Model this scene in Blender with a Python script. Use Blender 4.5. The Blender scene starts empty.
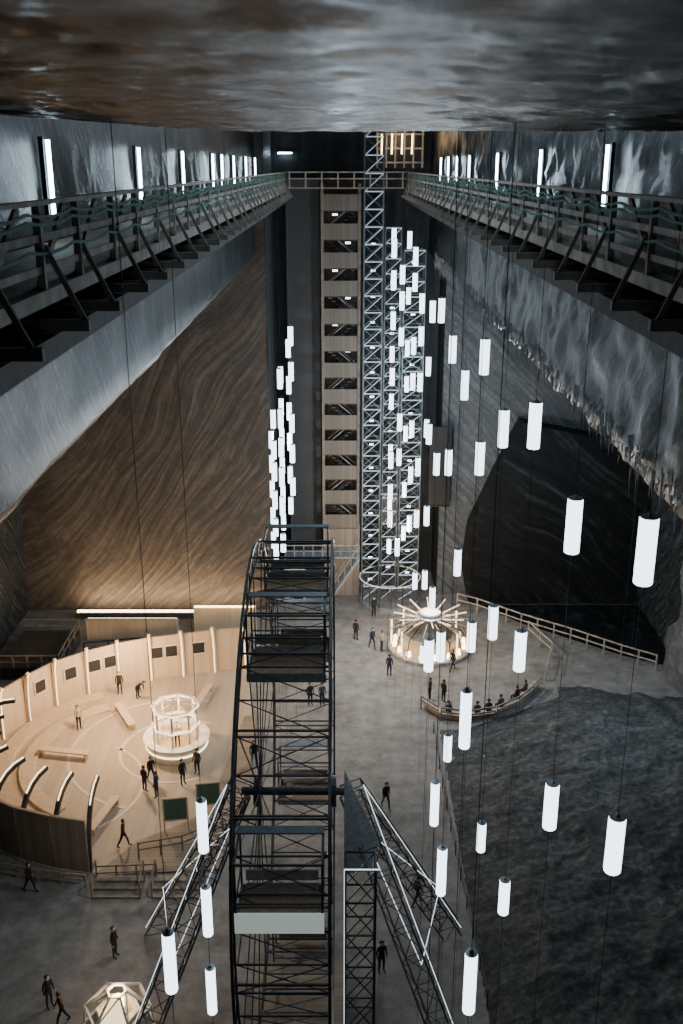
import bpy, math, random
from mathutils import Vector, Matrix, noise
random.seed(7)
COL=bpy.context.scene.collection
# ---------------------------------------------------------------- materials
def newmat(name):
    m=bpy.data.materials.new(name); m.use_nodes=True
    return m,m.node_tree.nodes,m.node_tree.links,m.node_tree.nodes['Principled BSDF']
def solid(name,col,rough=.6,metal=0,var=.25,scale=6,bump=.0):
    m,n,l,b=newmat(name)
    tc=n.new('ShaderNodeTexCoord'); no=n.new('ShaderNodeTexNoise'); no.inputs['Scale'].default_value=scale
    no.inputs['Detail'].default_value=4
    l.new(tc.outputs['Object'],no.inputs['Vector'])
    r=n.new('ShaderNodeValToRGB')
    r.color_ramp.elements[0].position=.3; r.color_ramp.elements[1].position=.7
    r.color_ramp.elements[0].color=[x*(1-var) for x in col]+[1]
    r.color_ramp.elements[1].color=[min(1,x*(1+var)) for x in col]+[1]
    l.new(no.outputs['Fac'],r.inputs['Fac']); l.new(r.outputs['Color'],b.inputs['Base Color'])
    b.inputs['Roughness'].default_value=rough; b.inputs['Metallic'].default_value=metal
    if bump:
        bp=n.new('ShaderNodeBump'); bp.inputs['Strength'].default_value=bump
        l.new(no.outputs['Fac'],bp.inputs['Height']); l.new(bp.outputs['Normal'],b.inputs['Normal'])
    return m
def emit(name,col,st,base=(.8,.8,.8)):
    m,n,l,b=newmat(name)
    b.inputs['Base Color'].default_value=list(base)+[1]
    b.inputs['Emission Color'].default_value=list(col)+[1]
    b.inputs['Emission Strength'].default_value=st
    return m
def rock(name,dark,mid,light,rot=(0,0,0),stretch=(10,1,.5),rough=.55,bump=.5,bdist=.1,warp=1.0,warpscale=.07,contrast=(.36,.5,.66),fine=.3,finescale=1.3,spec=.3):
    """layered salt rock: long thin warped strata + mottling + pits"""
    m,n,l,b=newmat(name)
    tc=n.new('ShaderNodeTexCoord')
    big=n.new('ShaderNodeTexNoise'); big.inputs['Scale'].default_value=warpscale; big.inputs['Detail'].default_value=2
    l.new(tc.outputs['Object'],big.inputs['Vector'])
    sub=n.new('ShaderNodeVectorMath'); sub.operation='MULTIPLY_ADD'
    sub.inputs[1].default_value=(warp*14,)*3
    l.new(big.outputs['Color'],sub.inputs[0]); l.new(tc.outputs['Object'],sub.inputs[2])
    mp=n.new('ShaderNodeMapping'); mp.vector_type='TEXTURE'
    mp.inputs['Rotation'].default_value=rot; mp.inputs['Scale'].default_value=stretch
    l.new(sub.outputs[0],mp.inputs['Vector'])
    st=n.new('ShaderNodeTexNoise'); st.inputs['Scale'].default_value=1.0; st.inputs['Detail'].default_value=9; st.inputs['Roughness'].default_value=.68
    l.new(mp.outputs['Vector'],st.inputs['Vector'])
    fn=n.new('ShaderNodeTexNoise'); fn.inputs['Scale'].default_value=finescale; fn.inputs['Detail'].default_value=9; fn.inputs['Roughness'].default_value=.7
    l.new(tc.outputs['Object'],fn.inputs['Vector'])
    mx=n.new('ShaderNodeMix'); mx.data_type='FLOAT'; mx.inputs['Factor'].default_value=fine
    l.new(st.outputs['Fac'],mx.inputs['A']); l.new(fn.outputs['Fac'],mx.inputs['B'])
    r=n.new('ShaderNodeValToRGB')
    e=r.color_ramp.elements; e[0].position=contrast[0]; e[1].position=contrast[2]
    e[0].color=list(dark)+[1]; e[1].color=list(light)+[1]
    k=e.new(contrast[1]); k.color=list(mid)+[1]
    l.new(mx.outputs['Result'],r.inputs['Fac']); l.new(r.outputs['Color'],b.inputs['Base Color'])
    bp=n.new('ShaderNodeBump'); bp.inputs['Strength'].default_value=bump; bp.inputs['Distance'].default_value=bdist
    l.new(mx.outputs['Result'],bp.inputs['Height']); l.new(bp.outputs['Normal'],b.inputs['Normal'])
    b.inputs['Roughness'].default_value=rough; b.inputs['Specular IOR Level'].default_value=spec
    return m
def planks(name,c1,c2,width=.15,axis=0,rough=.65,gap=.45):
    m,n,l,b=newmat(name)
    tc=n.new('ShaderNodeTexCoord'); sp=n.new('ShaderNodeSeparateXYZ'); l.new(tc.outputs['Object'],sp.inputs[0])
    dv=n.new('ShaderNodeMath'); dv.operation='DIVIDE'; dv.inputs[1].default_value=width; l.new(sp.outputs[axis],dv.inputs[0])
    fr=n.new('ShaderNodeMath'); fr.operation='FRACT'; l.new(dv.outputs[0],fr.inputs[0])
    fo=n.new('ShaderNodeMath'); fo.operation='FLOOR'; l.new(dv.outputs[0],fo.inputs[0])
    wn=n.new('ShaderNodeTexWhiteNoise'); wn.noise_dimensions='1D'; l.new(fo.outputs[0],wn.inputs['W'])
    mx=n.new('ShaderNodeMix'); mx.data_type='RGBA'; mx.inputs['A'].default_value=list(c1)+[1]; mx.inputs['B'].default_value=list(c2)+[1]
    l.new(wn.outputs['Value'],mx.inputs['Factor'])
    gt=n.new('ShaderNodeMath'); gt.operation='GREATER_THAN'; gt.inputs[1].default_value=.08; l.new(fr.outputs[0],gt.inputs[0])
    ad=n.new('ShaderNodeMath'); ad.operation='MULTIPLY_ADD'; ad.inputs[1].default_value=gap; ad.inputs[2].default_value=1-gap; l.new(gt.outputs[0],ad.inputs[0])
    vm=n.new('ShaderNodeVectorMath'); vm.operation='SCALE'; l.new(mx.outputs['Result'],vm.inputs[0]); l.new(ad.outputs[0],vm.inputs['Scale'])
    l.new(vm.outputs[0],b.inputs['Base Color']); b.inputs['Roughness'].default_value=rough
    return m
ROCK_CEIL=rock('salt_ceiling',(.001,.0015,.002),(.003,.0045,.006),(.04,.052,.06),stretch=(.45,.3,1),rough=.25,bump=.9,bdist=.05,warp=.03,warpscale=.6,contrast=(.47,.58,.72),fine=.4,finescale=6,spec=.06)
ROCK_SIDE=rock('salt_side_wall',(.005,.009,.011),(.022,.031,.035),(.15,.175,.185),rot=(.7,0,0),stretch=(1,.16,3.5),rough=.38,bump=1.0,bdist=.05,warp=.2,fine=.42,finescale=5,contrast=(.41,.52,.67),spec=.5)
ROCK_BACKL=rock('salt_back_wall_brown',(.038,.036,.034),(.066,.06,.054),(.14,.125,.11),rot=(0,-.85,0),stretch=(11,1,.3),rough=.7,bump=.15,bdist=.04,warp=.9,warpscale=.055,fine=.25,finescale=2.2,contrast=(.37,.5,.66),spec=.2)
ROCK_BACKR=rock('salt_back_wall_grey',(.05,.056,.06),(.09,.099,.105),(.19,.205,.214),rot=(0,.8,0),stretch=(14,1,.3),rough=.6,bump=.3,bdist=.06,warp=.7,warpscale=.05,fine=.35,finescale=2.4)
ROCK_SHADE=rock('salt_recess_shade',(.003,.004,.0045),(.009,.011,.0125),(.06,.068,.074),rot=(0,.75,0),stretch=(12,1,.5),rough=.5,bump=.4,warp=.7,contrast=(.38,.54,.74),fine=.25,spec=.25)  # darkness of the recess put into the rock colour, with faint veins
ROCK_RECESS=rock('salt_recess_wall',(.015,.018,.02),(.027,.032,.036),(.06,.068,.075),stretch=(.8,1,12),rough=.6,bump=.2,warp=.2)
ROCK_GROUND=rock('salt_ground_rough',(.026,.028,.028),(.06,.064,.064),(.17,.178,.176),rot=(0,0,.35),stretch=(2.2,.7,1),rough=.8,bump=1.0,bdist=.15,warp=.15,fine=.55,finescale=3.0,contrast=(.38,.5,.68),spec=.15)
FLOOR=rock('salt_floor',(.12,.116,.11),(.21,.202,.19),(.31,.3,.285),stretch=(5,5,1),rough=.8,bump=.3,bdist=.05,warp=.4,fine=.6,finescale=1.1,spec=.15)
ARENA=planks('arena_boards',(.37,.305,.23),(.44,.365,.28),.6,0,gap=.15)
DECKW=planks('deck_boards',(.2,.16,.12),(.28,.225,.165),.25,1)
WOOD=solid('weathered_timber',(.36,.32,.27),.7,0,.35,3,.1)
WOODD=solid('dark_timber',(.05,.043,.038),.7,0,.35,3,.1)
WOODM=solid('mid_timber',(.2,.175,.145),.7,0,.3,3,.1)
WOODL=solid('pale_timber',(.55,.43,.3),.6,0,.15,4)
PANEL=planks('pale_slat_panel',(.56,.44,.31),(.62,.5,.36),.22,0)
SLATD=planks('outer_slat_panel',(.24,.2,.16),(.32,.27,.22),.22,0)
STAIRP=planks('stair_parapet_boards',(.15,.133,.11),(.2,.177,.148),.3,0)
STEEL=solid('dark_steel',(.045,.05,.054),.45,.3,.3,5)
STEELG=solid('tower_steel',(.13,.155,.17),.45,.3,.2,5)
CABLE=solid('cable_steel',(.012,.012,.012),.5)
STEELM=solid('grey_steel',(.3,.34,.36),.4,.4,.2,5)
WHITE=solid('white_paint',(.75,.72,.66),.5,0,.08,5)
INLAY=solid('inlay_strip',(.55,.5,.42),.6,0,.08,5)
BLACK=solid('black_panel',(.006,.007,.008),.5,0,.3,2)
GREEN=solid('green_net',(.04,.16,.13),.7)
BOARDG=solid('green_board',(.06,.12,.09),.4)
PAPER=solid('poster_dark',(.02,.022,.025),.4)
FRAMEC=solid('poster_mount',(.7,.65,.55),.6)
LAMP=emit('pendant_glow',(.74,.88,1.0),4.8)
TUBE=emit('wall_tube_glow',(.68,.87,1.0),28)
LED=emit('led_cool',(.75,.88,1.0),1.8)
LEDB=emit('led_point',(.8,.9,1.0),5)
LEDS=emit('led_cool_soft',(.6,.82,1.0),.62,(.3,.32,.34))
WARM=emit('led_warm',(1.0,.72,.38),10)
WARMS=emit('led_warm_soft',(1.0,.74,.42),4)
WARMP=emit('led_warm_panel',(1.0,.76,.46),2)
WARML=emit('led_warm_low',(1.0,.78,.5),.45)
RAY=emit('ray_warm_white',(1.0,.76,.46),1.2)
# ---------------------------------------------------------------- mesh building
class MB:
    def __init__(s): s.v=[];s.f=[];s.m=[]
    def add(s,vs,fs,mi=0):
        o=len(s.v); s.v+= [tuple(x) for x in vs]
        for q in fs: s.f.append([i+o for i in q]); s.m.append(mi)
        return s
    def box(s,c,d,mi=0,rz=0):
        a,b,e=[x/2 for x in d]; R=Matrix.Rotation(rz,3,'Z'); vs=[]
        for x in(-a,a):
            for y in(-b,b):
                for z in(-e,e): vs.append(R@Vector((x,y,z))+Vector(c))
        return s.add(vs,[(0,1,3,2),(4,6,7,5),(0,4,5,1),(2,3,7,6),(0,2,6,4),(1,5,7,3)],mi)
    def beam(s,p,q,w=.1,h=None,mi=0):
        h=h or w; p=Vector(p);q=Vector(q); d=(q-p)
        if d.length<1e-6:return s
        d.normalize(); up=Vector((0,0,1)) if abs(d.z)<.95 else Vector((0,1,0))
        a=d.cross(up).normalized()*w/2; b=d.cross(a).normalized()*h/2; vs=[]
        for e in(p,q): vs+=[e-a-b,e+a-b,e+a+b,e-a+b]
        return s.add(vs,[(3,2,1,0),(4,5,6,7),(0,1,5,4),(1,2,6,5),(2,3,7,6),(3,0,4,7)],mi)
    def tube(s,p,q,r,n=10,mi=0,r2=None):
        p=Vector(p);q=Vector(q);d=(q-p).normalized(); up=Vector((0,0,1)) if abs(d.z)<.95 else Vector((0,1,0))
        a=d.cross(up).normalized(); b=d.cross(a); r2=r if r2 is None else r2; vs=[]
        for e,rr in((p,r),(q,r2)):
            for i in range(n):
                t=2*math.pi*i/n; vs.append(e+a*rr*math.cos(t)+b*rr*math.sin(t))
        fs=[(i,(i+1)%n,n+(i+1)%n,n+i) for i in range(n)]+[tuple(range(n))[::-1],tuple(range(n,2*n))]
        return s.add(vs,fs,mi)
    def lathe(s,prof,n=32,c=(0,0,0),mi=0,closed=False):
        vs=[];
        for r,z in prof:
            for i in range(n):
                t=2*math.pi*i/n; vs.append((c[0]+r*math.cos(t),c[1]+r*math.sin(t),c[2]+z))
        k=len(prof); fs=[]
        for j in range(k if closed else k-1):
            j2=(j+1)%k
            for i in range(n): fs.append((j*n+i,j*n+(i+1)%n,j2*n+(i+1)%n,j2*n+i))
        return s.add(vs,fs,mi)
    def prism(s,pts,z0,z1,mi=0):
        n=len(pts); vs=[(x,y,z0) for x,y in pts]+[(x,y,z1) for x,y in pts]
        return s.add(vs,[tuple(range(n))[::-1],tuple(range(n,2*n))]+[(i,(i+1)%n,n+(i+1)%n,n+i) for i in range(n)],mi)
    def mesh(s,name,mats,smooth=False):
        me=bpy.data.meshes.new(name); me.from_pydata(s.v,[],s.f)
        for m in(mats if isinstance(mats,(list,tuple)) else [mats]): me.materials.append(m)
        me.polygons.foreach_set('material_index',s.m)
        if smooth: me.polygons.foreach_set('use_smooth',[True]*len(s.f))
        me.update(); return me
def top(name,label,cat,data=None,loc=(0,0,0),group=None,rz=0,kind=None):
    o=bpy.data.objects.new(name,data); COL.objects.link(o); o.location=loc; o.rotation_euler=(0,0,rz)
    if data is None: o.empty_display_size=.3
    if label:o['label']=label
    if cat:o['category']=cat
    if group:o['group']=group
    if kind:o['kind']=kind
    return o
def part(par,name,data,loc=(0,0,0),rot=(0,0,0),label=None):
    o=bpy.data.objects.new(name,data); COL.objects.link(o); o.parent=par; o.location=loc; o.rotation_euler=rot
    if label:o['label']=label
    return o
def structure(name,mb,mats,label=None,smooth=False):
    return top(name,label,None,mb.mesh(name,mats,smooth),kind='structure')
def fbm(x,y,z,sc,o=3):
    return noise.fractal(Vector((x*sc,y*sc,z*sc)),1.0,2.0,o)
# ---------------------------------------------------------------- structure
def sweep(profile,y0,y1,ny,amp=.25,nsc=.5,step=.6,zamp=.6):
    pts=[]
    for (a,b),(c,d) in zip(profile[:-1],profile[1:]):
        L=math.hypot(c-a,d-b); k=max(1,int(L/step))
        for i in range(k): pts.append((a+(c-a)*i/k,b+(d-b)*i/k))
    pts.append(profile[-1]); n=len(pts); vs=[];fs=[]
    for j in range(ny+1):
        y=y0+(y1-y0)*j/ny
        for x,z in pts:
            k=amp*fbm(x,y,z,nsc,5); vs.append((x+k,y,z+ (zamp*amp*fbm(x+9,y,z,nsc*1.6,4) if 1<z<36 else 0)))
    for j in range(ny):
        for i in range(n-1): fs.append((j*n+i,j*n+i+1,(j+1)*n+i+1,(j+1)*n+i))
    return MB().add(vs,fs)
WL=[(-6.2,38.5),(-6.2,33),(-6.25,31),(-6.3,28.3),(-6.5,28.0),(-25,12),(-25.3,9),(-25.6,-.5)]
WR=[(7.0,38.5),(7.0,33),(7.1,31),(7.0,27.9),(7.4,27.2),(25,13),(24.8,9),(24.5,-.5)]
structure('wall_left',sweep(WL,-4,77,260,.1,.5),ROCK_SIDE,'dark layered salt side wall with overhanging ledge',True)
structure('wall_right',sweep(WR,-4,85,300,.17,1.0,.3,.9),ROCK_SIDE,'dark layered salt side wall with rough overhanging ledge',True)
def vwall(x0,x1,y,z0,z1,amp=.2,step=.8):
    nx=max(2,int((x1-x0)/step)); nz=int((z1-z0)/step); vs=[];fs=[]
    for j in range(nz+1):
        for i in range(nx+1):
            x=x0+(x1-x0)*i/nx; z=z0+(z1-z0)*j/nz; vs.append((x,y+amp*fbm(x,y,z,.25),z))
    for j in range(nz):
        for i in range(nx): a=j*(nx+1)+i; fs.append((a,a+1,a+nx+2,a+nx+1))
    return MB().add(vs,fs)
structure('wall_back_left',vwall(-27,-5.5,74.8,-.5,38.5),ROCK_BACKL,'grey-brown salt end wall with curving marbled strata',True)
structure('wall_back',vwall(-5.5,8,83,-.5,38.5,.05),ROCK_RECESS,'dark recessed end wall behind the towers',True)
structure('wall_back_right',vwall(8,27,78,-.5,38.5),ROCK_BACKR,'grey salt end wall',True)
m=MB(); m.add([(-5.5,74.7,-.5),(-5.5,83.2,-.5),(-5.5,83.2,38.5),(-5.5,74.7,38.5)],[(0,1,2,3)]); structure('wall_recess_left',m,STEELG)
m=MB(); m.add([(8,77.9,-.5),(8,83.2,-.5),(8,83.2,38.5),(8,77.9,38.5)],[(0,3,2,1)]); structure('wall_recess_right',m,ROCK_RECESS)
m=MB(); m.add([(-27,-4,-.5),(27,-4,-.5),(27,-4,38.5),(-27,-4,38.5)],[(0,1,2,3)]); structure('wall_front',m,ROCK_SIDE)
m=MB(); m.add([(-27,-5,0),(27,-5,0),(27,84,0),(-27,84,0)],[(0,1,2,3)]); structure('floor',m,FLOOR,'compacted grey salt floor')
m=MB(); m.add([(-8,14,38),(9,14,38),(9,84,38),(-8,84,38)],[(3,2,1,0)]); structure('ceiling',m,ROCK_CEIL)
vs=[];fs=[];nx=260;ny=340
for j in range(ny+1):
    for i in range(nx+1):
        x=-7.5+16*i/nx; y=-4+19*j/ny
        base=34.86+ .012*max(0,-x)**1.9*(y/15 if y>0 else 0)
        wx=x*.9+.5*fbm(x,y,2,.5,2); rid=1-abs(fbm(wx*1.3,y*1.5,4,1.0,4))*1.6
        vs.append((x,y,base+.03*fbm(x*.5,y*1.0,0,1.1,3)-.05*(rid-.6)))
for j in range(ny):
    for i in range(nx): a=j*(nx+1)+i; fs.append((a,a+nx+1,a+nx+2,a+1))
k=len(vs)
for i in range(nx+1): x=-7.5+16*i/nx; vs.append((x,15.4,38.3))
for i in range(nx): a=ny*(nx+1)+i; fs.append((a,a+1,k+i+1,k+i))
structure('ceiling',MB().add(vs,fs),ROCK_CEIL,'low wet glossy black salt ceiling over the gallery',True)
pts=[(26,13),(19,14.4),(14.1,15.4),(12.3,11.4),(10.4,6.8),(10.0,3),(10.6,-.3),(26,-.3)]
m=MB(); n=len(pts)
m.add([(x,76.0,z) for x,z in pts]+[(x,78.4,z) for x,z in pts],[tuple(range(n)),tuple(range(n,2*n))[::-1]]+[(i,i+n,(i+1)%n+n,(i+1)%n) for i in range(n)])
structure('wall_shaded_recess',m,ROCK_SHADE,'shaded cavern recess, its darkness made as a black face with faint veins')  # solid black face stands in for the unlit depth of the recess
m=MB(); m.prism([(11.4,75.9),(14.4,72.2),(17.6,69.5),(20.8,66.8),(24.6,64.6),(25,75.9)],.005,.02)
structure('floor_dark',m,ROCK_SHADE)  # dark floor sheet continues the recess shade down to the fence
vs=[];fs=[];nx=180;ny=320
for j in range(ny+1):
    for i in range(nx+1):
        y=18+48*j/ny
        x=5.6+19.6*i/nx+ .6*math.sin(y*.35)*(1-i/nx)
        edge=min(1,max(0,(x-6.3)/3)); far=min(1,max(0,(62.5-.15*max(0,x-12)+.8*fbm(x,1,2,.5,3)-y)/7)) 
        if x<15: far=min(far,min(1,max(0,(56.5+max(0,x-8)*.6-y)/5)))
        h=.35+.12*(x-6)+.6*fbm(x,y,0,.12,3)+.15*abs(fbm(x,y*.7,3,.8,4))+.03*(60-y)+.03*x*math.sin(y*.1)
        q=h/.6; fl=math.floor(q); t=q-fl; h=.6*(fl+ .4*t+.6*t**4) + .12*fbm(x,y,7,1.2,5)
        h*=edge*far
        vs.append((x,y,max(h,-.05)+.012 if edge*far>0 else -.03))
for j in range(ny):
    for i in range(nx): a=j*(nx+1)+i; fs.append((a,a+1,a+nx+2,a+nx+1))
structure('floor_rock',MB().add(vs,fs),ROCK_GROUND,'rough grey salt rock slope with stepped ridges',True)
m=MB(); vs=[];fs=[];n=28;kz=24
for j in range(kz+1):
    z=-.2+14*j/kz
    for i in range(n):
        t=2*math.pi*i/n; r=2.2-.35*math.sin(j/kz*3)+.6*fbm(math.cos(t)*2,math.sin(t)*2,z*.5,.6,4)
        vs.append((25.2+r*math.cos(t),62.5+r*1.8*math.sin(t),z))
for j in range(kz):
    for i in range(n): fs.append((j*n+i,j*n+(i+1)%n,(j+1)*n+(i+1)%n,(j+1)*n+i))
structure('wall_right_foot',MB().add(vs,fs),ROCK_BACKR,None,True)
m=MB()
for i in range(2400):
    y=76-67*random.random()**1.3; L=random.uniform(.1,.5)*(1+ (random.random()<.06)*.8); r=random.uniform(.012,.035)
    x=6.98+random.uniform(-.1,.3); z=27.85+random.uniform(-.35,.5)
    m.tube((x,y,z),(x+random.uniform(-.03,.03),y,z-L),r,5,0,.004)
CRUST=rock('salt_crust',(.1,.106,.11),(.2,.21,.215),(.36,.37,.375),stretch=(1,1,1),rough=.7,bump=.4,warp=.1)
top('salt_icicles','fringe of pale salt icicles along the rock ledge',None,m.mesh('salt_icicles',CRUST),kind='structure')
# ---------------------------------------------------------------- galleries
def gallery(side,inner,wall,joist_end,y0,y1):
    s=side; g=top('gallery_walkway','weathered timber gallery walkway with railing along the salt wall','walkway',None,(0,0,0),'timber galleries')
    L=y1-y0; zc=(y0+y1)/2
    part(g,'deck',MB().box((s*(inner+wall)/2,zc,32.86),(wall-inner-.1,L,.08)).mesh('deck',DECKW))
    part(g,'edge_beam',MB().box((s*inner,zc,32.74),(.12,L,.2)).mesh('edge_beam',WOOD))
    part(g,'handrail',MB().box((s*inner,zc,33.94),(.15,L,.06)).mesh('handrail',WOOD))
    part(g,'middle_rail',MB().box((s*inner,zc,33.5),(.04,L,.1)).mesh('middle_rail',WOOD))
    part(g,'lower_rail',MB().box((s*inner,zc,33.1),(.04,L,.1)).mesh('lower_rail',WOOD))
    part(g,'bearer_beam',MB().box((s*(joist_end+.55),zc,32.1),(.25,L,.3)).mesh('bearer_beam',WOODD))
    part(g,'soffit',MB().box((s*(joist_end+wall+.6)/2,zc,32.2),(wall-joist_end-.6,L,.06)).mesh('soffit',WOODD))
    net=MB(); y=y0
    while y<y1-2:
        for z in (33.82,33.72,33.36):
            for a in range(4):
                t0=a/4;t1=(a+1)/4; net.beam((s*(inner-.08),y+2.2*t0,z-.25*t0*(1-t0)),(s*(inner-.08),y+2.2*t1,z-.25*t1*(1-t1)),.025,.04)
        y+=2.2
    part(g,'safety_net',net.mesh('safety_net',GREEN))
    pm=MB().box((0,0,.35),(.1,.1,1.2)).mesh('post',WOOD)
    jm=MB().box(((wall+joist_end)/2*s,0,0),(wall-joist_end,.11,.15)).mesh('joist',WOODM)
    bm=MB().beam((s*(joist_end+.08),0,32.4),(s*(inner),0.0,33.4),.05,.07).mesh('brace',WOODM)
    dm=MB().beam((s*(inner+.06),.0,32.85),(s*(inner+.06),1.6,33.9),.05,.12).mesh('rail_brace',WOOD)
    y=y0+.6
    while y<y1:
        k=random.uniform(-.12,.12)
        part(g,'post',pm,(s*inner,y+k,33.0)); part(g,'brace',bm,(s*random.uniform(-.06,.06),y+.12+k,0)); part(g,'rail_brace',dm,(0,y+k,0))
        part(g,'joist',jm,(0,y+.1+k,32.36))
        y+=2.2
gallery(-1,3.95,6.1,3.4,4,74.5)
gallery(1,4.65,6.85,4.15,4,74.7)
g=top('crossing_walkway','timber crossing walkway with railing between the two galleries','walkway')
part(g,'deck',MB().box((.3,75.5,32.86),(8.4,1.2,.1)).mesh('deck',DECKW))
part(g,'handrail',MB().box((.35,74.95,33.94),(8.4,.08,.08)).mesh('handrail',WOOD))
part(g,'middle_rail',MB().box((.35,74.95,33.5),(8.4,.05,.08)).mesh('middle_rail',WOOD))
pm=MB().box((0,0,.5),(.1,.1,1.1)).mesh('post',WOOD)
for i in range(8): part(g,'post',pm,(-3.7+i*1.15,74.95,32.9))
# ---------------------------------------------------------------- wall tubes
hm=MB().box((0,0,0),(.1,.12,1.6)).mesh('housing',STEEL)
tm=MB().tube((0,0,-.74),(0,0,.74),.045,10).mesh('tube',TUBE)
for s,x,ys in((-1,6.05,[21.6,31.2,39.8,49.1,52.8,58.6,66,73]),(1,6.85,[27,36,46,56,62,67,72])):
    for y in ys:
        w=top('wall_lamp','vertical white tube lamp fixed to the salt wall','lamp',None,(s*x,y,34.15),'tube lamps along the galleries')
        part(w,'housing',hm,(s*.03,0,0)); part(w,'tube',tm,(-s*.1,0,0))
# ---------------------------------------------------------------- pendants
def lampmesh(r,h):
    return (MB().lathe([(r*.9,h),(r,h-.02),(r,-h+.02),(r*.9,-h),(0,-h)],18).mesh('shade',LAMP,False),
            MB().lathe([(.0,h+.08),(.03,h+.07),(.04,h+.015),(r*.97,h+.01),(r*.97,h-.005),(0,h-.005)],18).mesh('cap',STEELM))
BIG=lampmesh(.145,.54); SLIM=lampmesh(.095,.55)
strings=[(4.6,14.1,[28.9,23.6]),(4.36,17.7,[28.0,21.8]),(4.4,22.2,[28.8,23.1,15.7]),(4.56,27.4,[27.4,21.4,13.7]),
(4.35,30.3,[28.9,25.7,19.5]),(4.45,35.7,[26.9,20]),(4.35,39.1,[27.6,23]),(4.45,45,[28.3,21.2,14.4]),(4.55,50.5,[27.5,21.2,16.7,13,8.5]),
(2.13,15.1,[25.4]),(1.93,11.9,[22.8]),(2.07,18.9,[21]),(1.98,16.4,[21.2]),(3.9,31.9,[14.2]),(3.3,30,[19.3]),(2.7,27.8,[20.1]),
(-2.54,15.4,[23,21.1,19.2]),(-2.6,12.1,[23]),
(-2.85,56,[25.4,23.4,20.4,18.6,16.6]),(-3.15,59,[24.2,22.0,20.4,18.5,16.4,14.4]),(-3.3,53,[23.6,21.4,19.8,18.1,16.4,14.2]),(-3.75,61,[22.2,20.2,18.3,16.4,14.5,12.6]),(-3.85,55,[20.9,19.1,17.8,16.1,14.4,12.9]),(-4.2,58,[18.9,17.4,15.8,14.1,12.5]),
(4.45,56,[27.2,25.4,22.8,17.8,14.6,10.6]),(4.4,61,[29.3,27.8,24,21.8,18.8,15.8,12.5]),(4.35,66,[29.9,26.4,23,20.6,17.2,13.2,10]),(3.55,59.5,[28.4,26.9,24.8,19.6,17.4,11.4]),(3.1,60.5,[29.8,28,25.6,22.2,16.9,14.8,13]),(3.35,66,[30.1,27.3,22.6,19.4,15.9,12.2,9]),(4.9,56,[23.7,20.1]),
(18.6,60,[19.6,17.5]),(19.6,61,[18.4])]
for x,y,zs in strings:
    zt=24 if x>10 else 38
    top('lamp_cable','thin dark cable carrying cylindrical lamps','cable',MB().tube((0,0,0),(0,0,zt),.006,5).mesh('lamp_cable',CABLE),(x,y,0),'lamp cables')
    kind=SLIM if (abs(x)<3 and y<20) else BIG
    for z in zs:
        p=top('pendant_lamp','glowing white cylindrical lamp hanging on a thin cable','lamp',None,(x,y,z),'hanging cylinder lamps')
        part(p,'shade',kind[0]); part(p,'cap',kind[1])
# ---------------------------------------------------------------- stair tower
g=top('stair_tower','tall timber-clad stair tower with open landings','stair tower',None,(0,78.6,0))
cols=MB()
for x in(-1.45,1.35):
    for y in(-.9,1.6): cols.box((x,y,19.6),(.2,.2,27))
part(g,'frame',cols.mesh('frame',WOODM))
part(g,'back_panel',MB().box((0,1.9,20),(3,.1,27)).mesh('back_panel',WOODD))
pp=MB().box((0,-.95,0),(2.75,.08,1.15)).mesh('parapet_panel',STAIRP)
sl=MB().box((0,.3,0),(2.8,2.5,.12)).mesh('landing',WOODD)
def flight(d):
    m=MB()
    for i in range(8): m.box((d*(-1.0+i*.27),.2,-1.85+i*.24),(.3,1,.06))
    m.beam((-d*1.1,-.5,-1.2),(d*.9,-.5,.5),.06,.07,1); m.beam((-d*1.1,.9,-1.2),(d*.9,.9,.5),.06,.07,1)
    return m.mesh('stair_flight',[WOODM,WOOD])
fl_=[flight(1),flight(-1)]
lt=MB().box((0,1.0,.0),(.4,.08,.14)).mesh('landing_light',LEDB)
for i in range(13):
    z=31.8-2.09*i
    part(g,'parapet_panel',pp,(0,0,z)); part(g,'landing',sl,(0,0,z-.6)); part(g,'stair_flight',fl_[i%2],(0,0,z-.65)); part(g,'landing_light',lt,(-.5+(i%2),0,z-.95))
part(g,'base',MB().box((0,.5,3.2),(3,2.6,6.4)).mesh('base',SLATD))
top('shaft_cladding','flat grey cladding panel beside the stair tower','cladding',MB().box((0,0,16.7),(2.5,.3,33.4)).box((-1.3,-.05,16.7),(.1,.4,33.4)).mesh('shaft_cladding',solid('grey_cladding',(.05,.056,.062),.6,0,.1,.5)),(-2.95,80.5,0))
top('utility_cabin','white utility cabin at the tower foot','cabin',MB().box((0,0,1.6),(1.7,1.8,3.2)).box((0,0,3.28),(1.9,2,.14),1).box((.3,-.92,1.1),(.8,.05,2.1),1).mesh('utility_cabin',[WHITE,STEEL]),(-3.9,77.6,0))
g=top('access_stair','steel access stair with landing at the tower foot','stair',None,(-.1,75.3,0))
m=MB()
for i in range(14): m.box((-1.2+i*.2,0,.2+i*.33),(.3,1.1,.06))
part(g,'flight',m.mesh('flight',STEELM))
m=MB()
for yy in(-.55,.55):
    m.beam((-1.3,yy,1.1),(1.5,yy,5.6),.07); m.beam((-1.3,yy,.1),(1.5,yy,4.5),.08,.2)
    for i in range(6): m.beam((-1.2+i*.52,yy,.2+i*.82),(-1.2+i*.52,yy,1.2+i*.82),.05)
part(g,'railing',m.mesh('railing',STEELM))
m=MB().box((-1.5,.3,4.6),(6.0,1.6,.12))
for i in range(9): m.beam((-4.4+i*.74,-.6,4.6),(-4.4+i*.74,-.6,5.7),.05)
m.beam((-4.4,-.6,5.7),(1.5,-.6,5.7),.07); m.beam((-4.4,-.6,5.2),(1.5,-.6,5.2),.05)
for x in(-4.4,-1.5): m.beam((x,-.5,0),(x,-.5,4.6),.12)
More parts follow.
